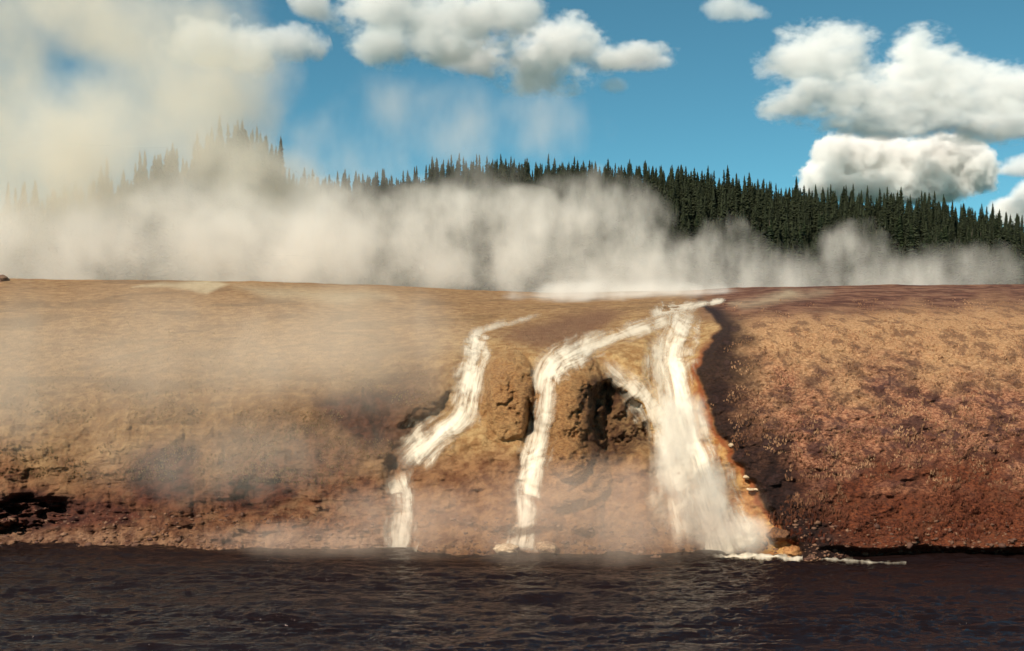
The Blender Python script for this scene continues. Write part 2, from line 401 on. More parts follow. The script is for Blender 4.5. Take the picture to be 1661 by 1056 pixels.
bs = t.n('ShaderNodeBsdfPrincipled', {'Base Color': rgb(.010, .005, .0045), 'Roughness': .08, 'IOR': 1.33, 'Normal': bmp.outputs[0], 'Specular Tint': rgb(1, .80, .74)})
t.n('ShaderNodeOutputMaterial', {'Surface': bs.outputs[0]})
river = grid_obj('river', np.stack([RX, RY, RZ], -1), m)
tag(river, 'dark choppy river in front of the bank', 'river', kind='structure')
#SECTION hill
# ------------------------------------------------------------------ forested hills beyond the terrace
SKY_X = [-900, -300, 0, 190, 310, 345, 385, 440, 480, 560, 650, 730, 800, 900, 1040, 1150, 1200, 1300, 1400, 1520, 1600, 1661, 1900, 2500]
SKY_Y = [380, 370, 345, 300, 258, 236, 226, 250, 282, 286, 288, 264, 263, 268, 270, 282, 292, 306, 314, 328, 346, 366, 400, 420]
def ridge_dist(px): return 330 + 100 * sst(440, 580, np.asarray(px, float))
TREE_H = 12.5
def ridge_z(px):
    Y = ridge_dist(px); top = pchip(SKY_X, SKY_Y, np.asarray(px, float))
    return EYE + (HY - top) / F * Y - TREE_H * .80
def hill_z(px, Y):
    Yr = ridge_dist(px); s = np.clip((Y - 185) / (Yr - 185), 0, 1)
    z = 10.5 + (ridge_z(px) - 10.5) * (s * .55 + .45 * s * s * (3 - 2 * s))
    z = np.where(Y > Yr, ridge_z(px) - (Y - Yr) * .12, z)
    return z + 1.2 * fbm(px / 90, Y / 30, octv=3, seed=401) * sst(0, .2, s)
hp = np.linspace(-900, 2500, 340); hy = np.concatenate([np.linspace(150, 450, 90), np.linspace(470, 2600, 12)])
HP, HYY = np.meshgrid(hp, hy)
HZ = hill_z(HP, HYY); HZ = np.maximum(HZ, -2)
m, t = newmat('hill_soil')
co = t.obj(); n1 = t.noise(co, .09, 6, .65)
bs = t.n('ShaderNodeBsdfPrincipled', {'Base Color': t.mix(t.mr(n1, .35, .65), rgb(.028, .030, .014), rgb(.075, .06, .03)), 'Roughness': 1.0})
t.n('ShaderNodeOutputMaterial', {'Surface': bs.outputs[0]})
hill = grid_obj('hill', np.stack([(HP - CX) / F * HYY, HYY, HZ], -1), m)
tag(hill, 'dark wooded hill behind the terrace', 'hill', kind='structure')

def needle_mat():
    m, t = newmat('conifer_needles')
    co = t.obj(); oi = t.n('ShaderNodeObjectInfo').outputs['Random']
    n1 = t.noise(co, 1.3, 3, .6)
    c = t.mix(t.mr(n1, .35, .65), rgb(.007, .014, .006), rgb(.032, .044, .016))
    c = t.mix(t.m('MULTIPLY', oi, .5), c, rgb(.020, .020, .010))
    bs = t.n('ShaderNodeBsdfPrincipled', {'Base Color': c, 'Roughness': .85, 'Specular IOR Level': .2})
    t.n('ShaderNodeOutputMaterial', {'Surface': bs.outputs[0]})
    return m
NEEDLE = needle_mat()
m, t = newmat('conifer_bark')
bs = t.n('ShaderNodeBsdfPrincipled', {'Base Color': t.mix(t.noise(t.obj(), 4, 4), rgb(.05, .035, .025), rgb(.13, .10, .075)), 'Roughness': .95})
t.n('ShaderNodeOutputMaterial', {'Surface': bs.outputs[0]})
BARK = m
def crown_geo(h, r, seed, boughs=190, low=.10):
    """needle sprays: ragged drooping boughs, each a keeled spray with side twigs, closing to a narrow leader"""
    R = random.Random(seed); V, Fc = [], []
    lean = (R.uniform(-.02, .02), R.uniform(-.02, .02)); a = R.uniform(0, 6.28); bias = R.uniform(0, 6.28)
    for k in range(boughs):
        f = ((k + R.uniform(0, 1)) / boughs) ** .92
        z = h * (low + (.97 - low) * f); a += 2.4 + R.uniform(-.4, .4)
        l = r * ((1 - f) ** .74 * .94 + .06) * R.uniform(.5, 1.12) * (1 + .12 * math.cos(a - bias))
        w = l * R.uniform(.34, .6) + .07; dr = l * R.uniform(.12, .5)
        ca, sa = math.cos(a), math.sin(a)
        def q(s, o, dz): return (lean[0] * z + ca * s - sa * o, lean[1] * z + sa * s + ca * o, z + dz)
        b = len(V)
        V.extend([q(0, 0, .12), q(l * .45, w, -dr * .45), q(l * .5, 0, -dr * .3 + .12 * w), q(l * .45, -w, -dr * .5), q(l, 0, -dr), q(l * .8, w * .7, -dr * .95), q(l * .8, -w * .7, -dr), q(l * .3, 0, -dr * .9 - .25)])
        Fc.extend([(b, b + 1, b + 2), (b, b + 2, b + 3), (b + 2, b + 1, b + 5), (b + 2, b + 5, b + 4), (b + 2, b + 4, b + 6), (b + 2, b + 6, b + 3), (b, b + 7, b + 1), (b, b + 3, b + 7), (b + 1, b + 7, b + 4), (b + 3, b + 4, b + 7)])
    lx, ly = lean[0] * h, lean[1] * h; b = len(V)
    V.extend([(lx * .8 + .34 * math.cos(t_), ly * .8 + .34 * math.sin(t_), h * .80) for t_ in (0, 1.26, 2.51, 3.77, 5.03)] + [(lx, ly, h * 1.0)])
    Fc.extend([(b + q_, b + (q_ + 1) % 5, b + 5) for q_ in range(5)])
    return V, Fc
def trunk_geo(h, r0):
    V, Fc = [], []
    for k, (z, r) in enumerate(((-.8, r0 * 1.3), (.6, r0), (h * .5, r0 * .62), (h * .97, .03))):
        for j in range(7): V.append((r * math.cos(j * .8976), r * math.sin(j * .8976), z))
    for k in range(3):
        for j in range(7): Fc.append((k * 7 + j, k * 7 + (j + 1) % 7, k * 7 + 7 + (j + 1) % 7, k * 7 + 7 + j))
    return V, Fc
# one conifer of each shape; its crown and trunk are shared by the copies
def make_conifer(h, r, seed, **kw):
    root = bpy.data.objects.new('conifer_tree', None); C.objects.link(root)
    cv, cf = crown_geo(h, r, seed, **kw); mesh_obj('crown', cv, cf, NEEDLE, root, smooth=False)
    tv, tf = trunk_geo(h, .17); mesh_obj('trunk', tv, tf, BARK, root)
    return root, (cv, cf)
protos = [make_conifer(12.5, 2.1, 1), make_conifer(11.0, 2.3, 2, boughs=170), make_conifer(13.2, 1.8, 3, boughs=200), make_conifer(9.5, 2.3, 4, boughs=150), make_conifer(12.0, 1.6, 5), make_conifer(10.5, 2.0, 6, boughs=150, low=.22), make_conifer(12.8, 2.5, 7, boughs=210), make_conifer(8.5, 1.7, 8, boughs=130)]
used = [False] * len(protos)
def plant(i, loc, rz, s, label, group):
    root = protos[i][0]
    if used[i]:
        r = root.copy(); C.objects.link(r)
        for ch in root.children:
            c = ch.copy(); C.objects.link(c); c.parent = r
    else: r = root; used[i] = True
    r.location = loc; r.rotation_euler = (0, 0, rz); r.scale = (s * random.uniform(.9, 1.1), s * random.uniform(.9, 1.1), s)
    return tag(r, label, 'tree', group)
# stand positions: poisson-like scatter over the hill
pos = []
cell = {}
def far_enough(x, y, d):
    i, j = int(x // 4), int(y // 4)
    for a in range(i - 1, i + 2):
        for b in range(j - 1, j + 2):
            for (u, v) in cell.get((a, b), ()):
                if (u - x) ** 2 + (v - y) ** 2 < d * d: return False
    cell.setdefault((i, j), []).append((x, y)); return True
# crest line first
px = -250.0
while px < 1800:
    Yr = float(ridge_dist(px)) + random.uniform(-5, 3)
    if far_enough(wx(px, Yr), Yr, 1.8): pos.append((px, Yr, True))
    px += random.uniform(6, 19)
for _ in range(26000):
    px = random.uniform(-260, 1800); Yr = float(ridge_dist(px)); Y = random.uniform(225, Yr + 14)
    if far_enough(wx(px, Y), Y, 3.0): pos.append((px, Y, Y > Yr - 7))
ZH = hill_z(np.array([p[0] for p in pos]), np.array([p[1] for p in pos]))
cand = []
for (px, Y, crest), z in zip(pos, ZH):
    z = float(z); base = HY - (z - EYE) * F / Y
    s = random.choice((.62, .78, .9, 1.0)) * random.uniform(.85, 1.1) if not crest else random.choice((.45, .6, .75, .9, 1.02)) * random.uniform(.85, 1.12)
    if px < 460: s *= 1.3
    cand.append((px, Y, z - .3, crest, s, base - s * 12.5 * F / Y))
# which ones show largest: crest and clear (steam free) slope on the right, then the group seen through thin steam on the left
def showing(c):
    px, Y, z, crest, s, top = c
    if not (-10 < px < 1671): return -1
    clear = np.interp(px, [0, 340, 360, 450, 470, 700, 760, 900, 1100, 1661], [.1, .3, .9, .9, .4, .4, .8, 1, 1.2, 1.35])
    low = np.interp(px, [0, 900, 1000, 1300, 1661], [300, 330, 360, 385, 430])
    return clear * (1.6 if crest else 1.0) + (.6 if top < low else -.6) + .004 * (430 - Y) + random.uniform(0, .35)
cand.sort(key=showing, reverse=True)
NTREE = 300
def tree_label(c):
    px, Y, z, crest, s, top = c
    if px < 465: return 'hazy brown conifer in the tall clump seen through steam beside the blue sky gap', 'conifers in the steam veiled clump'
    if px < 735: return 'faint small conifer on the low saddle of the ridge, blurred by steam', 'conifers on the steam veiled saddle'
    if crest and 1305 < px < 1605: return 'dark pointed conifer on the ridge crest in front of the bright white cumulus', 'conifers under the white cumulus'
    if crest and px >= 1605: return 'dark conifer on the low end of the ridge crest past the white cumulus', 'conifers at the low end of the ridge'
    if crest and px < 920: return 'brownish dark conifer on the ridge crest just above drifting steam', 'conifers on the steamy part of the crest'
    if crest: return 'black green conifer on the clear ridge crest against plain blue sky', 'conifers on the clear crest'
    if px < 1100: return 'dark conifer on the wooded slope half veiled by rising steam', 'conifers on the steamy slope'
    return 'black green conifer packed in the clear dark slope below the ridge crest', 'conifers on the clear slope'
for c in cand[:NTREE]:
    lb, gp = tree_label(c)
    plant(random.randrange(len(protos)), (wx(c[0], c[1]), c[1], c[2]), random.uniform(0, 6.28), c[4], lb, gp)
# the rest of the wood as one mass
VV, FF, off = [], [], 0
pv = [tuple(np.array(q) for q in crown_geo(h_, r_, 50 + i_, boughs=75)) for i_, (h_, r_) in enumerate(((12.5, 2.3), (11, 2.5), (13.2, 1.9), (9.5, 2.4), (12, 1.7)))]
for c in cand[NTREE:]:
    v, f = pv[random.randrange(len(pv))]
    a = random.uniform(0, 6.28); ca, sa = math.cos(a), math.sin(a); s = c[4]
    w = np.stack([(v[:, 0] * ca - v[:, 1] * sa) * s + wx(c[0], c[1]), (v[:, 0] * sa + v[:, 1] * ca) * s + c[1], v[:, 2] * s + c[2]], -1)
    VV.append(w); FF.append(f + off); off += len(v)
VV = np.concatenate(VV); FF = np.concatenate(FF)
me = bpy.data.meshes.new('forest'); me.vertices.add(len(VV)); me.vertices.foreach_set('co', VV.ravel().astype(np.float32))
me.loops.add(FF.size); me.loops.foreach_set('vertex_index', FF.ravel().astype(np.int32))
me.polygons.add(len(FF)); me.polygons.foreach_set('loop_start', np.arange(0, FF.size, 3, dtype=np.int32)); me.update(calc_edges=True); me.materials.append(NEEDLE)
fo = bpy.data.objects.new('forest', me); C.objects.link(fo)
tag(fo, 'dense dark conifer wood covering the hillside behind the steam', 'forest', kind='stuff')
print('trees', len(cand))
#SECTION falls
# ------------------------------------------------------------------ hot runoff falling over the bank
def water_mat(name, cover):
    m, t = newmat(name)
    uv = t.n('ShaderNodeUVMap').outputs[0]
    sep = t.n('ShaderNodeSeparateXYZ', {'Vector': uv}); u, v = sep.outputs[0], sep.outputs[1]
    at = t.attr('cover'); wd = t.attr('halfw')
    comb = t.n('ShaderNodeCombineXYZ', {'X': t.m('MULTIPLY', u, wd), 'Y': v, 'Z': 0.0}).outputs[0]
    streak = t.mr(t.noise(t.scale(comb, (2.6, .13, 1)), 1.6, 4, .55, .1), .30, .70, 0, 1, False)
    fine = t.mr(t.noise(t.scale(comb, (8, .5, 1)), 2.0, 4, .65, .2), .30, .70, 0, 1, False)
    clump = t.mr(t.noise(t.scale(comb, (1.3, .6, 1)), 1.3, 5, .6, .8), .30, .70, 0, 1, False)
    edge = t.m('SUBTRACT', 1, t.m('POWER', t.m('ABSOLUTE', u), 1.3))
    a = t.m('ADD', t.m('MULTIPLY', edge, 1.25), t.m('MULTIPLY', t.m('SUBTRACT', streak, .5), .60))
    a = t.m('ADD', a, t.m('MULTIPLY', t.m('SUBTRACT', clump, .5), 1.0))
    a = t.m('ADD', a, t.m('MULTIPLY', t.m('SUBTRACT', fine, .5), .22))
    a = t.m('MULTIPLY', t.mr(a, .22 - cover, 1.55 - cover, 0, .95), at)
    br = t.m('ADD', t.m('ADD', t.m('MULTIPLY', fine, .2), t.m('MULTIPLY', streak, .3)), t.m('MULTIPLY', edge, .5))
    col = t.mix(t.mr(br, .2, .75), rgb(.48, .36, .23), rgb(.80, .71, .56))
    bmp = t.n('ShaderNodeBump', {'Strength': .15, 'Distance': .06, 'Height': t.m('ADD', clump, fine)})
    d = t.n('ShaderNodeBsdfPrincipled', {'Base Color': col, 'Roughness': .6, 'Normal': bmp.outputs[0], 'Specular IOR Level': .3})
    tr = t.n('ShaderNodeBsdfTransparent')
    mx = t.n('ShaderNodeMixShader', {0: a, 1: tr.outputs[0], 2: d.outputs[0]})
    t.n('ShaderNodeOutputMaterial', {'Surface': mx.outputs[0]})
    return m
WATER = water_mat('white_water', -.05)
def catmull(pts, n):
    p = np.array(pts, float); k = np.arange(len(p)); q = np.linspace(0, len(p) - 1, n)
    return np.stack([pchip(k, p[:, i], q) for i in range(p.shape[1])], -1)
def cascade(name, path, label, lift=.22, cov=(1, 1), seed=0, nu=34, dens=1.6, mat=None):
    L = sum(math.dist(path[i][:2], path[i + 1][:2]) for i in range(len(path) - 1)); nv = int(L * dens)
    c = catmull(path, nv)
    tg = np.gradient(c[:, :2], axis=0); tg /= np.linalg.norm(tg, axis=1, keepdims=True) + 1e-9
    # falling water keeps its width level: sides spread mostly sideways
    nrm = np.stack([-tg[:, 1], tg[:, 0]], -1); nrm = nrm * np.sign(nrm[:, :1] + 1e-9)
    u = np.linspace(-1, 1, nu)
    q = np.arange(nv) / 90.0
    jl = 1 + .5 * fbm(q, q * 0 + seed, octv=4, seed=500 + seed); jr = 1 + .5 * fbm(q, q * 0 + seed, octv=4, seed=520 + seed)
    hw = c[:, 2] * 1.85 * (jl + jr) / 2
    HWg = c[:, 2][:, None] * 1.85 * np.where(u[None, :] < 0, jl[:, None], jr[:, None])
    PXg = c[:, None, 0] + nrm[:, None, 0] * u[None, :] * HWg; PYg = c[:, None, 1] + nrm[:, None, 1] * u[None, :] * HWg
    D = ground_depth(PXg, PYg)
    # water smooths over the roughness below it
    for _ in range(14):
        D[1:-1] = (D[:-2] + 2 * D[1:-1] + D[2:]) / 4; D[:, 1:-1] = (D[:, :-2] + 2 * D[:, 1:-1] + D[:, 2:]) / 4
    lump = .07 * fbm(PXg / 9, PYg / 14, octv=3, seed=540 + seed)
    D = D - (lift + lump) * (1 - u[None, :] ** 4) + .03
    P = np.stack([(PXg - CX) / F * D, D, EYE + (HY - PYg) / F * D], -1)
    seg = np.linalg.norm(np.diff(P[:, nu // 2], axis=0), axis=1); v = np.concatenate([[0], np.cumsum(seg)]) + seed * 13
    U = np.broadcast_to(u, D.shape); Vv = np.broadcast_to(v[:, None], D.shape)
    f = np.linspace(0, 1, nv)
    cover = np.interp(f, np.linspace(0, 1, len(cov)), cov)
    cover = cover * sst(0, .30 if seed == 2 else .10, f) * sst(1.0, .97 if seed in (2, 3, 5) else .86, f)
    o = grid_obj(name, P, mat or WATER, dict(cover=np.broadcast_to(cover[:, None], D.shape).copy(), halfw=np.broadcast_to((hw * .021)[:, None], D.shape).copy()), uv=np.stack([U, Vv], -1), flip=True)
    return tag(o, label, 'waterfall', 'waterfalls down the bank', 'thing')
cascade('waterfall', FALLS['left_upper'], 'narrow white fall bending left past the dark bank, left of the knobbly rock', cov=(.4, .9, 1, 1, 1, 1, .9, .6), seed=1)
cascade('waterfall', FALLS['left_lower'], 'short faint fall dropping to the river below the bend of the left fall', cov=(.8, .8, .7, .6, .6), seed=2)
cascade('waterfall', FALLS['middle'], 'thin white fall between the knobbly rock and the mound with the cave', cov=(.8, .95, .9, .8, .8, .9, 1, .9, .8, .8), seed=3)
cascade('waterfall', FALLS['arch'], 'veil of water sliding off the arch over the dark cave', cov=(.5, .55, .65, .6, .5, .4, .3, .2), seed=4)
cascade('waterfall', FALLS['main'], 'widest white fall running down to the foam at the orange edge', cov=(.9, .85, .9, 1, 1, 1, 1, 1, 1, .95), seed=5, nu=60)
cascade('waterfall', FALLS['veil'], 'dim broken veil of water between the arch veil and the widest fall', cov=(.6, .7, .65, .7, .65, .6, .6), seed=9, lift=.14)
cascade('runoff_stream', FALLS['feed'], 'shallow bright stream feeding the middle fall from the terrace lip', cov=(.9, .7, .8, .9), seed=6, lift=.12)
cascade('runoff_stream', [(1180,486,3),(1150,491,6),(1120,496,8),(1085,502,9),(1050,510,6)], 'bright sheet of water at the lip where steam rises above the widest fall', cov=(.7, 1, 1, .8), seed=7, lift=.1)
cascade('runoff_stream', [(880,508,3),(840,520,4),(800,530,5),(774,542,7),(768,575,10)], 'dim trickle on the terrace leading to the left fall', cov=(.3, .5, .6, .6), seed=8, lift=.08)
# ------------------------------------------------------------------ dry grass, stones and foam
def tufts(name, label, n, region, hmin, hmax, cols, seed):
    g = np.random.default_rng(seed)
    tx = g.uniform(-40, 1700, n); ty = g.uniform(470, 892, n)
    ok = region(tx, ty); tx, ty = tx[ok], ty[ok]
    D = ground_depth(tx, ty); b = np.stack([(tx - CX) / F * D, D, EYE + (HY - ty) / F * D], -1)
    N = len(tx); V = []; Fi = []; Tt = []
    ea, eb = edge_rows(tx); h = g.uniform(hmin, hmax, N) * (1.15 - .75 * (ea - ty) / (ea - eb)) * (.8 + .5 * fbm(tx / 30, ty / 20, octv=3, seed=seed))
    tone = np.clip(.5 + 1.15 * fbm(tx / 26, ty / 17, octv=4, seed=seed + 1) + g.normal(0, .16, N), 0, 1)
    ea, eb = edge_rows(tx); tone = np.maximum(tone, np.clip((ea - ty) / (ea - eb) - .2, 0, .55)); tone = tone * sst(.10, .5, (ea - ty) / (ea - eb) + .1 * vnoise(tx / 60, ty / 30, seed=4))
    for k in range(6):
        a = g.uniform(0, 6.283, N); sp = g.uniform(.25, .9, N) * h; w = g.uniform(.012, .03, N)
        dx, dy = np.cos(a), np.sin(a)
        root = b + np.stack([dx * h * .2, dy * h * .2, -.03 + 0 * a], -1)
        tip = b + np.stack([dx * sp, dy * sp - .02, h * g.uniform(.6, 1.1, N)], -1)
        side = np.stack([-dy * w, dx * w, 0 * w], -1)
        V += [root - side, root + side, tip]; Tt += [tone, tone, tone]
    V = np.stack(V, 1).reshape(-1, 3); Tt = np.stack(Tt, 1).ravel(); nf = len(V) // 3
    me = bpy.data.meshes.new(name); me.vertices.add(len(V)); me.vertices.foreach_set('co', V.ravel().astype(np.float32))
    me.loops.add(len(V)); me.loops.foreach_set('vertex_index', np.arange(len(V), dtype=np.int32))
    me.polygons.add(nf); me.polygons.foreach_set('loop_start', np.arange(0, len(V), 3, dtype=np.int32)); me.update(calc_edges=True)
    me.attributes.new('tone', 'FLOAT', 'POINT').data.foreach_set('value', Tt.astype(np.float32))
    m, t = newmat('dry_grass')
    c = t.mix(t.attr('tone'), rgb(*cols[0]), rgb(*cols[1]))
    bs = t.n('ShaderNodeBsdfPrincipled', {'Base Color': c, 'Roughness': .9, 'Specular IOR Level': .15})
    t.n('ShaderNodeOutputMaterial', {'Surface': bs.outputs[0]}); me.materials.append(m)
    o = bpy.data.objects.new(name, me); C.objects.link(o)
    return tag(o, label, 'grass', kind='stuff')
def reg_right(x, y):
    ee = x - right_edge(y); a, b = edge_rows(x); tt = (a - y) / (a - b)
    return (ee > 30 + 50 * vnoise(x / 30, y / 30, seed=7)) & (tt > .05) & (tt < .95) & (vnoise(x / 45, y / 22, seed=8) + .5 * vnoise(x / 16, y / 9, seed=6) > -.25)
def reg_left(x, y):
    a, b = edge_rows(x); tt = (a - y) / (a - b)
    return (x < 740 - (y - 560) * .5) & (tt > .25) & (tt < .93) & (vnoise(x / 60, y / 25, seed=18) > -.1)
tufts('grass', 'dry mauve and tan stubble covering the slope right of the falls', 34000, reg_right, .06, .17, ((.10, .028, .015), (.56, .32, .175)), 611)
tufts('grass', 'short tan stubble on the slope left of the falls', 36000, reg_left, .03, .08, ((.20, .125, .055), (.36, .245, .112)), 621)
def stone(px, py, rx, rz, label, c0, c1, seed, sink=.25):
    bm = bmesh.new(); bmesh.ops.create_icosphere(bm, subdivisions=4, radius=1.0)
    co = np.array([v.co[:] for v in bm.verts]); n = fbm(co[:, 0] * 1.6 + seed, co[:, 1] * 1.6, co[:, 2] * 1.6, octv=5, seed=seed)
    for v, k in zip(bm.verts, n):
        v.co *= 1 + .42 * float(k); v.co.x *= rx; v.co.y *= (rx + rz) * .55; v.co.z *= rz
    me = bpy.data.meshes.new('rock'); bm.to_mesh(me); bm.free(); me.polygons.foreach_set('use_smooth', [True] * len(me.polygons))
    m, t = newmat('rock_surface'); q = t.obj(); nn = t.noise(q, 9, 5, .65)
    bs = t.n('ShaderNodeBsdfPrincipled', {'Base Color': t.mix(t.mr(nn, .36, .64), rgb(*c0), rgb(*c1)), 'Roughness': .85, 'Normal': t.n('ShaderNodeBump', {'Strength': .6, 'Distance': .05, 'Height': nn}).outputs[0]})
    t.n('ShaderNodeOutputMaterial', {'Surface': bs.outputs[0]}); me.materials.append(m)
    o = bpy.data.objects.new('rock', me); C.objects.link(o)
    p = ground_pt(px, py); o.location = (p.x, p.y - rz * .35, p.z + rz * (.3 - sink)); o.rotation_euler = (0, 0, random.uniform(0, 6.28))
    return tag(o, label, 'rock', 'rocks by the falls')
stone(1262, 868, .42, .22, 'dark flat rock on the orange rim beside the foot of the widest fall', (.05, .02, .01), (.20, .09, .035), 3)
stone(1284, 893, .30, .20, 'rounded ochre rock at the waterline where the orange rim ends', (.20, .075, .022), (.38, .19, .065), 5, sink=.5)
stone(1187, 722, .13, .07, 'small pale stone highest on the ochre rim right of the widest fall', (.30, .21, .12), (.52, .40, .26), 7)
stone(1212, 774, .15, .07, 'pale stone midway down the ochre rim right of the widest fall', (.30, .21, .12), (.52, .40, .26), 8)
stone(1224, 794, .26, .05, 'long narrow pale stone low on the ochre rim right of the widest fall', (.34, .25, .15), (.58, .46, .30), 9)
stone(820, 890, .50, .16, 'cream rock washed by spray at the river edge under the middle fall', (.30, .19, .10), (.60, .46, .30), 12)
stone(888, 888, .42, .17, 'brown rock at the river edge right of the cream rock', (.18, .09, .045), (.46, .31, .18), 13)
stone(1, 455, .55, .30, 'small brown boulder on the skyline at the far left end of the terrace', (.10, .05, .03), (.24, .14, .08), 15)
def gravel(n, seed):
    g = np.random.default_rng(seed)
    tx = g.uniform(-40, 1700, n); a, b = edge_rows(tx)
    tt = np.where(g.random(n) < .55, g.exponential(.035, n) - .012, g.uniform(0, .14, n)); ty = a - tt * (a - b)
    ee = tx - right_edge(ty); ok = (ee < -30) | (ee > 15); tx, ty = tx[ok], ty[ok]
    D = ground_depth(tx, ty); P = np.stack([(tx - CX) / F * D, D, EYE + (HY - ty) / F * D], -1); N = len(tx)
    bm = bmesh.new(); bmesh.ops.create_icosphere(bm, subdivisions=1, radius=1.0); bm.verts.ensure_lookup_table()
    v0 = np.array([v.co[:] for v in bm.verts]); f0 = np.array([[v.index for v in f.verts] for f in bm.faces]); bm.free()
    r0 = np.minimum(.02 + g.exponential(.02, N), .11)
    V = v0[None] * (1 + .3 * g.normal(size=(N, len(v0), 1)).clip(-1.2, 1.2)) * (r0[:, None, None] * np.stack([g.uniform(.8, 1.6, N), g.uniform(.7, 1.2, N), g.uniform(.45, .9, N)], -1)[:, None, :]) + P[:, None, :]
    Fi = (f0[None] + np.arange(N)[:, None, None] * len(v0)).reshape(-1, 3); V = V.reshape(-1, 3)
    me = bpy.data.meshes.new('gravel'); me.vertices.add(len(V)); me.vertices.foreach_set('co', V.ravel().astype(np.float32))
    me.loops.add(Fi.size); me.loops.foreach_set('vertex_index', Fi.ravel().astype(np.int32))
    me.polygons.add(len(Fi)); me.polygons.foreach_set('loop_start', np.arange(0, Fi.size, 3, dtype=np.int32)); me.update(calc_edges=True)
    me.attributes.new('tone', 'FLOAT', 'POINT').data.foreach_set('value', np.repeat(g.random(N), len(v0)).astype(np.float32))
    m, t = newmat('gravel_stone'); q = t.obj()
    c = t.mix(t.attr('tone'), rgb(.06, .022, .012), rgb(.22, .115, .06)); c = t.mix(t.mr(t.noise(q, 14, 4), .35, .65, 0, .5), c, rgb(.10, .045, .03))
    bs = t.n('ShaderNodeBsdfPrincipled', {'Base Color': c, 'Roughness': .85}); t.n('ShaderNodeOutputMaterial', {'Surface': bs.outputs[0]}); me.materials.append(m)
    o = bpy.data.objects.new('gravel', me); C.objects.link(o)
    tag(o, 'loose reddish stones strewn over the foot of the bank', 'gravel', kind='stuff')
gravel(2600, 641)
# foam where the widest fall meets the river
def foam():
    n, k = 300, 14
    f = np.linspace(0, 1, n); fx = 1150 + 320 * f; fy = 906 + 5.5 * f + 1.2 * fbm(fx / 30, fx * 0, octv=3, seed=701)
    hw = (4.4 * (1 - f) ** .6 + 1.0) * (.3 + .7 * sst(0, .12, f)) * np.clip(1 + 1.3 * fbm(fx / 11, fx * 0, octv=4, seed=703), .25, 2)
    u = np.linspace(-1, 1, k)
    X = np.broadcast_to(fx[:, None], (n, k)); Yp = fy[:, None] + u[None, :] * hw[:, None]
    D = EYE * F / (Yp - HY); P = np.stack([(X - CX) / F * D, D, 0 * D], -1)
    P[:, :, 2] = wave(P[:, :, 0], P[:, :, 1]) + .015 + .05 * (1 - u[None, :] ** 2)
    cov = np.broadcast_to((sst(0, .15, f) * np.clip(1.5 - f * 1.3, 0, 1.3) * (.95 + .6 * fbm(fx / 18, fx * 0, octv=3, seed=705)))[:, None], (n, k)).copy()
    o = grid_obj('foam', P, water_mat('river_foam', .12), dict(cover=np.clip(cov, 0, 1.3), halfw=np.broadcast_to((hw * .02)[:, None], (n, k)).copy()), uv=np.stack([np.broadcast_to(u, (n, k)), np.broadcast_to((f * 6)[:, None], (n, k))], -1))
    tag(o, 'white line of foam on the river right of the widest fall', 'foam', kind='stuff')
foam()
#SECTION sky
# ------------------------------------------------------------------ light
W = bpy.data.worlds.new('World'); S.world = W; W.use_nodes = True
t = NT(W)
SUN_EL, SUN_AZ = math.radians(41), math.radians(-147)     # azimuth clockwise from +Y (view direction): sun behind the camera's left shoulder
sky = t.n('ShaderNodeTexSky', sky_type='NISHITA', sun_disc=False)
sky.sun_elevation = SUN_EL; sky.sun_rotation = SUN_AZ; sky.altitude = 2200; sky.air_density = .75; sky.dust_density = .1; sky.ozone_density = 3.5
tint = t.mix(1.0, sky.outputs[0], rgb(.56, .99, .77), 'MULTIPLY')
bg = t.n('ShaderNodeBackground', {'Color': tint, 'Strength': .089})
t.n('ShaderNodeOutputWorld', {'Surface': bg.outputs[0]})
ld = bpy.data.lights.new('sun', 'SUN'); ld.energy = 4.6; ld.angle = math.radians(.5); ld.color = (1, .90, .76)
sun = bpy.data.objects.new('sun', ld); C.objects.link(sun)
sd = Vector((math.sin(SUN_AZ) * math.cos(SUN_EL), math.cos(SUN_AZ) * math.cos(SUN_EL), math.sin(SUN_EL)))
sun.rotation_euler = sd.to_track_quat('Z', 'Y').to_euler(); sun.location = (-60, -60, 90)
#SECTION air
# ------------------------------------------------------------------ steam and clouds: lumpy closed volumes
def vapour_mat(name, blobs, D, k, lo, hi, col, scales, stretch=(1, 1, 1), aniso=0.0, step=1.0, detail=4, rough=.6, dist=0.0, off=(0, 0, 0), floor=1.0, gap=(.38, .62)):
    """blobs: (centre, radii) in metres; density follows the blobs' union, its outline roughened by noise, its inside broken into billows"""
    m, t = newmat(name)
    co = t.n('ShaderNodeNewGeometry').outputs['Position']
    q = t.vm('ADD', t.scale(co, stretch), off)
    n1 = t.mr(t.noise(q, scales[0], detail, rough, dist), .28, .72, -1, 1, False)
    f = None
    for c, r in blobs:
        v = t.vm('DIVIDE', t.vm('SUBTRACT', co, tuple(c)), tuple(r))
        g = t.m('SUBTRACT', 1.0, t.vm('DOT_PRODUCT', v, v))
        f = g if f is None else t.m('SMOOTH_MAX', f, g, .35)
    val = t.m('ADD', f, t.m('MULTIPLY', n1, k))
    if len(scales) > 1:
        n2 = t.mr(t.noise(q, scales[1], 3, .6), .28, .72, -1, 1, False)
        val = t.m('ADD', val, t.m('MULTIPLY', n2, k * .4))
    den = t.m('MULTIPLY', t.mr(val, lo, hi), D)
    if floor < 1.0:
        den = t.m('MULTIPLY', den, t.mr(t.noise(t.vm('ADD', q, (17, 5, 9)), scales[0] * 1.7, 3, .55), gap[0], gap[1], floor, 1.0))
    den = t.m('MULTIPLY', den, t.mr(f, -.62, -.2))
    pv = t.n('ShaderNodeVolumePrincipled', {'Color': rgb(*col), 'Density': den, 'Anisotropy': aniso})
    t.n('ShaderNodeOutputMaterial', {'Volume': pv.outputs[0]})
    m.cycles.volume_step_rate = step
    return m
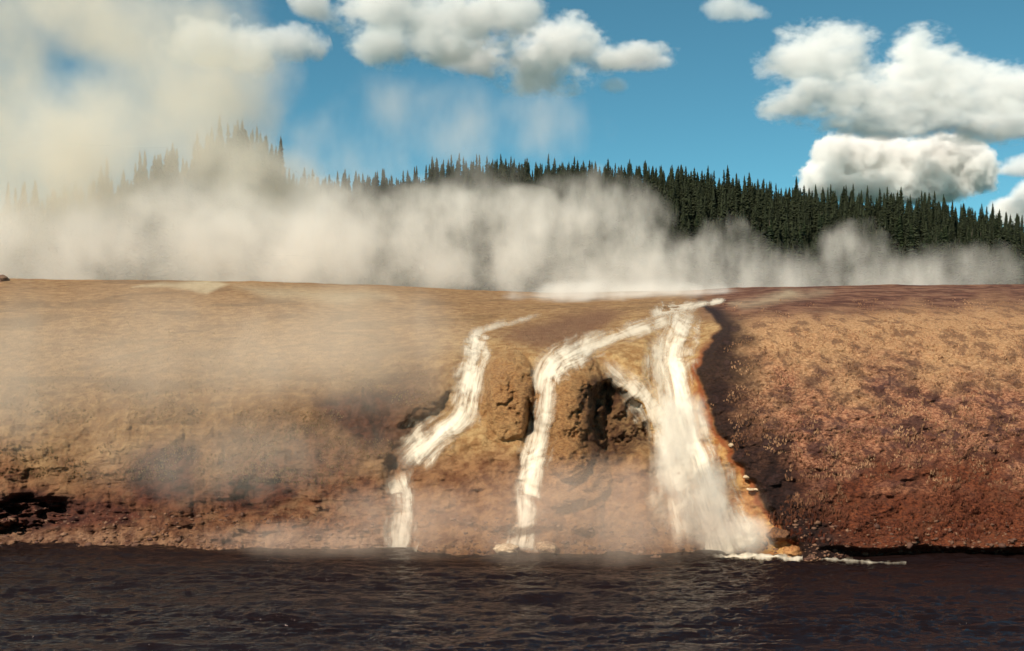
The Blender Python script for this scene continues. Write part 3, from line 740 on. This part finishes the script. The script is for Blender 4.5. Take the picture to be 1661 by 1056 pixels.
def hull(name, blobs, mat, grow=1.24):
    bm = bmesh.new()
    for c, r in blobs:
        ret = bmesh.ops.create_icosphere(bm, subdivisions=2, radius=1.0)
        for v in ret['verts']: v.co = Vector((c[0] + v.co.x * r[0] * grow, c[1] + v.co.y * r[1] * grow, c[2] + v.co.z * r[2] * grow))
    ret = bmesh.ops.convex_hull(bm, input=bm.verts)
    bmesh.ops.delete(bm, geom=[v for v in bm.verts if not v.link_faces] , context='VERTS')
    dead = [g for g in ret['geom_interior'] + ret['geom_unused'] if isinstance(g, bmesh.types.BMVert) and g.is_valid]
    bmesh.ops.delete(bm, geom=dead, context='VERTS')
    keep = [f for f in ret['geom'] if isinstance(f, bmesh.types.BMFace) and f.is_valid]
    ks_ = set(keep); bmesh.ops.delete(bm, geom=[f for f in bm.faces if f not in ks_], context='FACES')
    bmesh.ops.recalc_face_normals(bm, faces=bm.faces)
    me = bpy.data.meshes.new(name); bm.to_mesh(me); bm.free(); me.materials.append(mat)
    o = bpy.data.objects.new(name, me); C.objects.link(o); return o
def puffs(L, Y, dy):
    """survey pixels -> metre ellipsoids at distance Y, dy metres deep"""
    out = []
    for b in L:
        px, py, rx, ry = b[:4]; YY = Y + (b[4] if len(b) > 4 else 0)
        out.append(((wx(px, YY), YY, wz(py, YY)), (rx / F * YY, dy * (b[5] if len(b) > 5 else 1), ry / F * YY)))
    return out
ST = (.985, .94, .865)
def steam(L, Y, dy, D, label, k=.5, lo=-.1, hi=.9, sc=(.12, .4), stretch=(1, .8, .6), step=.35, aniso=-.42, col=ST, off=(0, 0, 0), floor=.25, gap=(.38, .62)):
    b = puffs(L, Y, dy)
    m = vapour_mat('steam_vapour', b, D, k, lo, hi, col, sc, stretch, aniso, step, off=off, floor=floor, gap=gap)
    return tag(hull('steam', b, m), label, 'steam', 'steam off the hot spring', 'stuff')
steam([(-120,400,260,130),(120,420,220,95),(330,400,170,115),(480,410,150,95)], 116, 20, .10,
      'pale steam lying on the terrace at the far left', k=.6, lo=-.1, hi=1.0, floor=.15, sc=(.13, .45), gap=(.41, .60), stretch=(1, .8, .85))
steam([(430,425,130,70),(560,400,150,85),(690,392,140,95),(830,410,160,85),(960,435,150,65)], 112, 18, .092,
      'thickest white steam on the terrace between the left fall and the widest fall', k=1.1, floor=.10, gap=(.41, .60), stretch=(1, .8, .85), sc=(.14, .5), off=(47, 4, 3))
steam([(940,345,110,75),(1030,365,70,60),(1170,395,60,45),(1380,395,60,40)], 108, 8, .09,
      'ragged white wisps climbing in front of the dark trees', k=1.0, lo=.15, hi=1.2, sc=(.3, .9), stretch=(1, .8, .5), off=(61, 4, 3), floor=.1)
steam([(1080,455,150,75,0,1),(1240,460,140,75),(1390,460,120,80),(1530,460,110,62)], 104, 12, .085,
      'low ragged steam along the terrace in front of the dark wood', k=.75, lo=.05, hi=1.1, sc=(.22, .7), stretch=(1, .8, .5), off=(31, 7, 0), floor=.12)
steam([(900,350,120,60),(1010,350,90,60),(780,320,90,60)], 126, 12, .06,
      'thin rising steam in front of the middle of the wooded ridge', k=.8, lo=.1, hi=1.1, sc=(.2, .6), stretch=(1, .8, .5), off=(3, 71, 0), floor=.05)
steam([(-60,60,140,240),(-30,300,180,210),(150,260,220,170),(320,140,170,110),(300,235,130,110),(190,15,240,75),(430,310,110,85)], 140, 20, .125,
      'tall tan steam plume drifting up the left side over the hidden trees', lo=0, hi=1.3, sc=(.07, .25), stretch=(1, .8, .8), off=(5, 3, 11), floor=.55, col=(.982, .935, .83), k=.65)
steam([(600,250,150,80),(740,210,90,80),(560,285,170,60),(640,200,130,90),(890,205,120,65)], 135, 14, .045,
      'thin steam wisps against the blue sky above the saddle', k=.7, lo=.1, hi=1.2, sc=(.11, .4), off=(9, 13, 2), floor=0.0)
steam([(180,600,470,160),(560,580,280,130),(420,730,330,90)], 44.5, 5.5, .10,
      'thin tan steam veil over the left slope', k=.4, lo=-.1, hi=1.0, sc=(.2, .7), step=.4, off=(3, 1, 4), floor=.4, col=(.965, .85, .70))
steam([(950,835,280,105),(690,845,200,75),(560,872,280,34),(1010,800,120,75),(1130,850,90,60)], 38.2, 2.4, .17,
      'pinkish spray and steam at the foot of the falls', k=.35, lo=-.05, hi=1.0, sc=(.35, 1.1), step=.4, off=(2, 8, 1), col=(.93, .745, .60), floor=.4)
steam([(1090,484,110,34),(960,482,150,30)], 63, 4, .5,
      'white steam curling off the lip above the widest fall', k=.5, lo=-.05, hi=1.0, sc=(.4, 1.2), off=(2, 18, 1), floor=.2)

steam([(1105,720,50,90),(1140,800,60,80),(1185,868,75,50)], 39.4, 1.5, .9,
      'white spray hanging round the lower half of the widest fall', k=.6, lo=0, hi=1.2, sc=(.6, 1.6), step=.4, off=(12, 8, 1), col=(.97, .90, .78), floor=.3)

def cloud(L, Y, depth, label, D=.03, k=.95, lo=-.05, hi=.95, sc=(.007, .03), flat=1.0, off=(0, 0, 0), aniso=-.45, detail=6, step=.2):
    b = [(c_, tuple(q * 1.14 for q in r_)) for c_, r_ in puffs(L, Y, depth)]
    m = vapour_mat('cloud_vapour', b, D, k, lo, hi, (.998, .990, .978), sc, (1, 1, flat), aniso, step, detail, .6, off=off)
    return tag(hull('cloud', b, m, 1.25), label, 'cloud', 'fair weather clouds', 'thing')
cloud([(1368,258,46,38),(1425,264,50,38),(1480,268,45,40),(1535,252,50,32),(1572,276,38,38),(1338,292,36,30),(1450,300,135,30)], 5200, 120, 'dense white cumulus with a crisp crown rising behind the ridge trees', D=.035, k=.55, hi=.35, sc=(.011, .04), aniso=-.45)
cloud([(1330,95,85,50),(1300,165,60,32),(1400,160,120,45),(1490,100,45,45),(1540,150,110,50),(1640,160,90,45),(1480,190,150,28),(1620,205,110,25)], 4600, 170, 'broad soft cloud bank with a grey flat base above the white cumulus', D=.015, k=1.0, flat=1.8, off=(300, 0, 50))
cloud([(905,85,82,54),(868,112,58,38),(985,98,60,18),(1045,92,55,19),(780,94,62,28),(835,105,50,20)], 4300, 110, 'rounded white cloud with a trailing right tail above the middle of the ridge', D=.02, flat=1.4, off=(900, 40, 0))
cloud([(640,10,85,52),(720,35,140,50),(815,15,70,45),(630,70,60,32),(700,70,70,30),(505,12,30,18)], 4000, 130, 'large cloud with a grey underside cut by the top of the picture', D=.018, flat=1.4, off=(100, 700, 0))
cloud([(400,75,70,40),(465,72,55,28),(510,80,22,15),(330,70,70,35)], 4300, 100, 'small white cloud emerging from the top of the left steam plume', D=.016, off=(20, 70, 300))
cloud([(1178,14,36,20),(1215,22,34,13)], 4400, 50, 'small faint cloud scrap at the very top between the larger clouds', D=.014, off=(50, 10, 30))
cloud([(996,140,24,12)], 4400, 30, 'tiny wisp below the tail of the rounded cloud', D=.014, k=.5, off=(55, 17, 38))
cloud([(1650,345,45,26),(1700,330,60,40)], 5600, 90, 'white cloud edge low at the right end of the ridge', D=.04, k=.45, off=(5, 77, 8))
cloud([(1655,275,40,12),(1690,265,60,16)], 5400, 60, 'flat cream cloud streak to the right of the white cumulus', D=.02, k=.5, off=(25, 17, 78))
#SECTION camera
cd = bpy.data.cameras.new('camera'); cam = bpy.data.objects.new('camera', cd); C.objects.link(cam); S.camera = cam
cd.sensor_width = 36; cd.lens = F / 1661 * 36; cd.clip_end = 60000; cd.clip_start = .5
cam.location = (0, 0, EYE); cam.rotation_euler = (math.radians(90), 0, 0)
cd.shift_y = (HY - 528.0) / 1661
S.view_settings.view_transform = 'Standard'; S.view_settings.look = 'None'; S.view_settings.exposure = .5; S.view_settings.gamma = 1
S.cycles.use_denoising = True
S.cycles.use_adaptive_sampling = True; S.cycles.adaptive_threshold = .04
S.cycles.max_bounces = 12; S.cycles.diffuse_bounces = 2; S.cycles.glossy_bounces = 2; S.cycles.transparent_max_bounces = 12; S.cycles.volume_bounces = 8
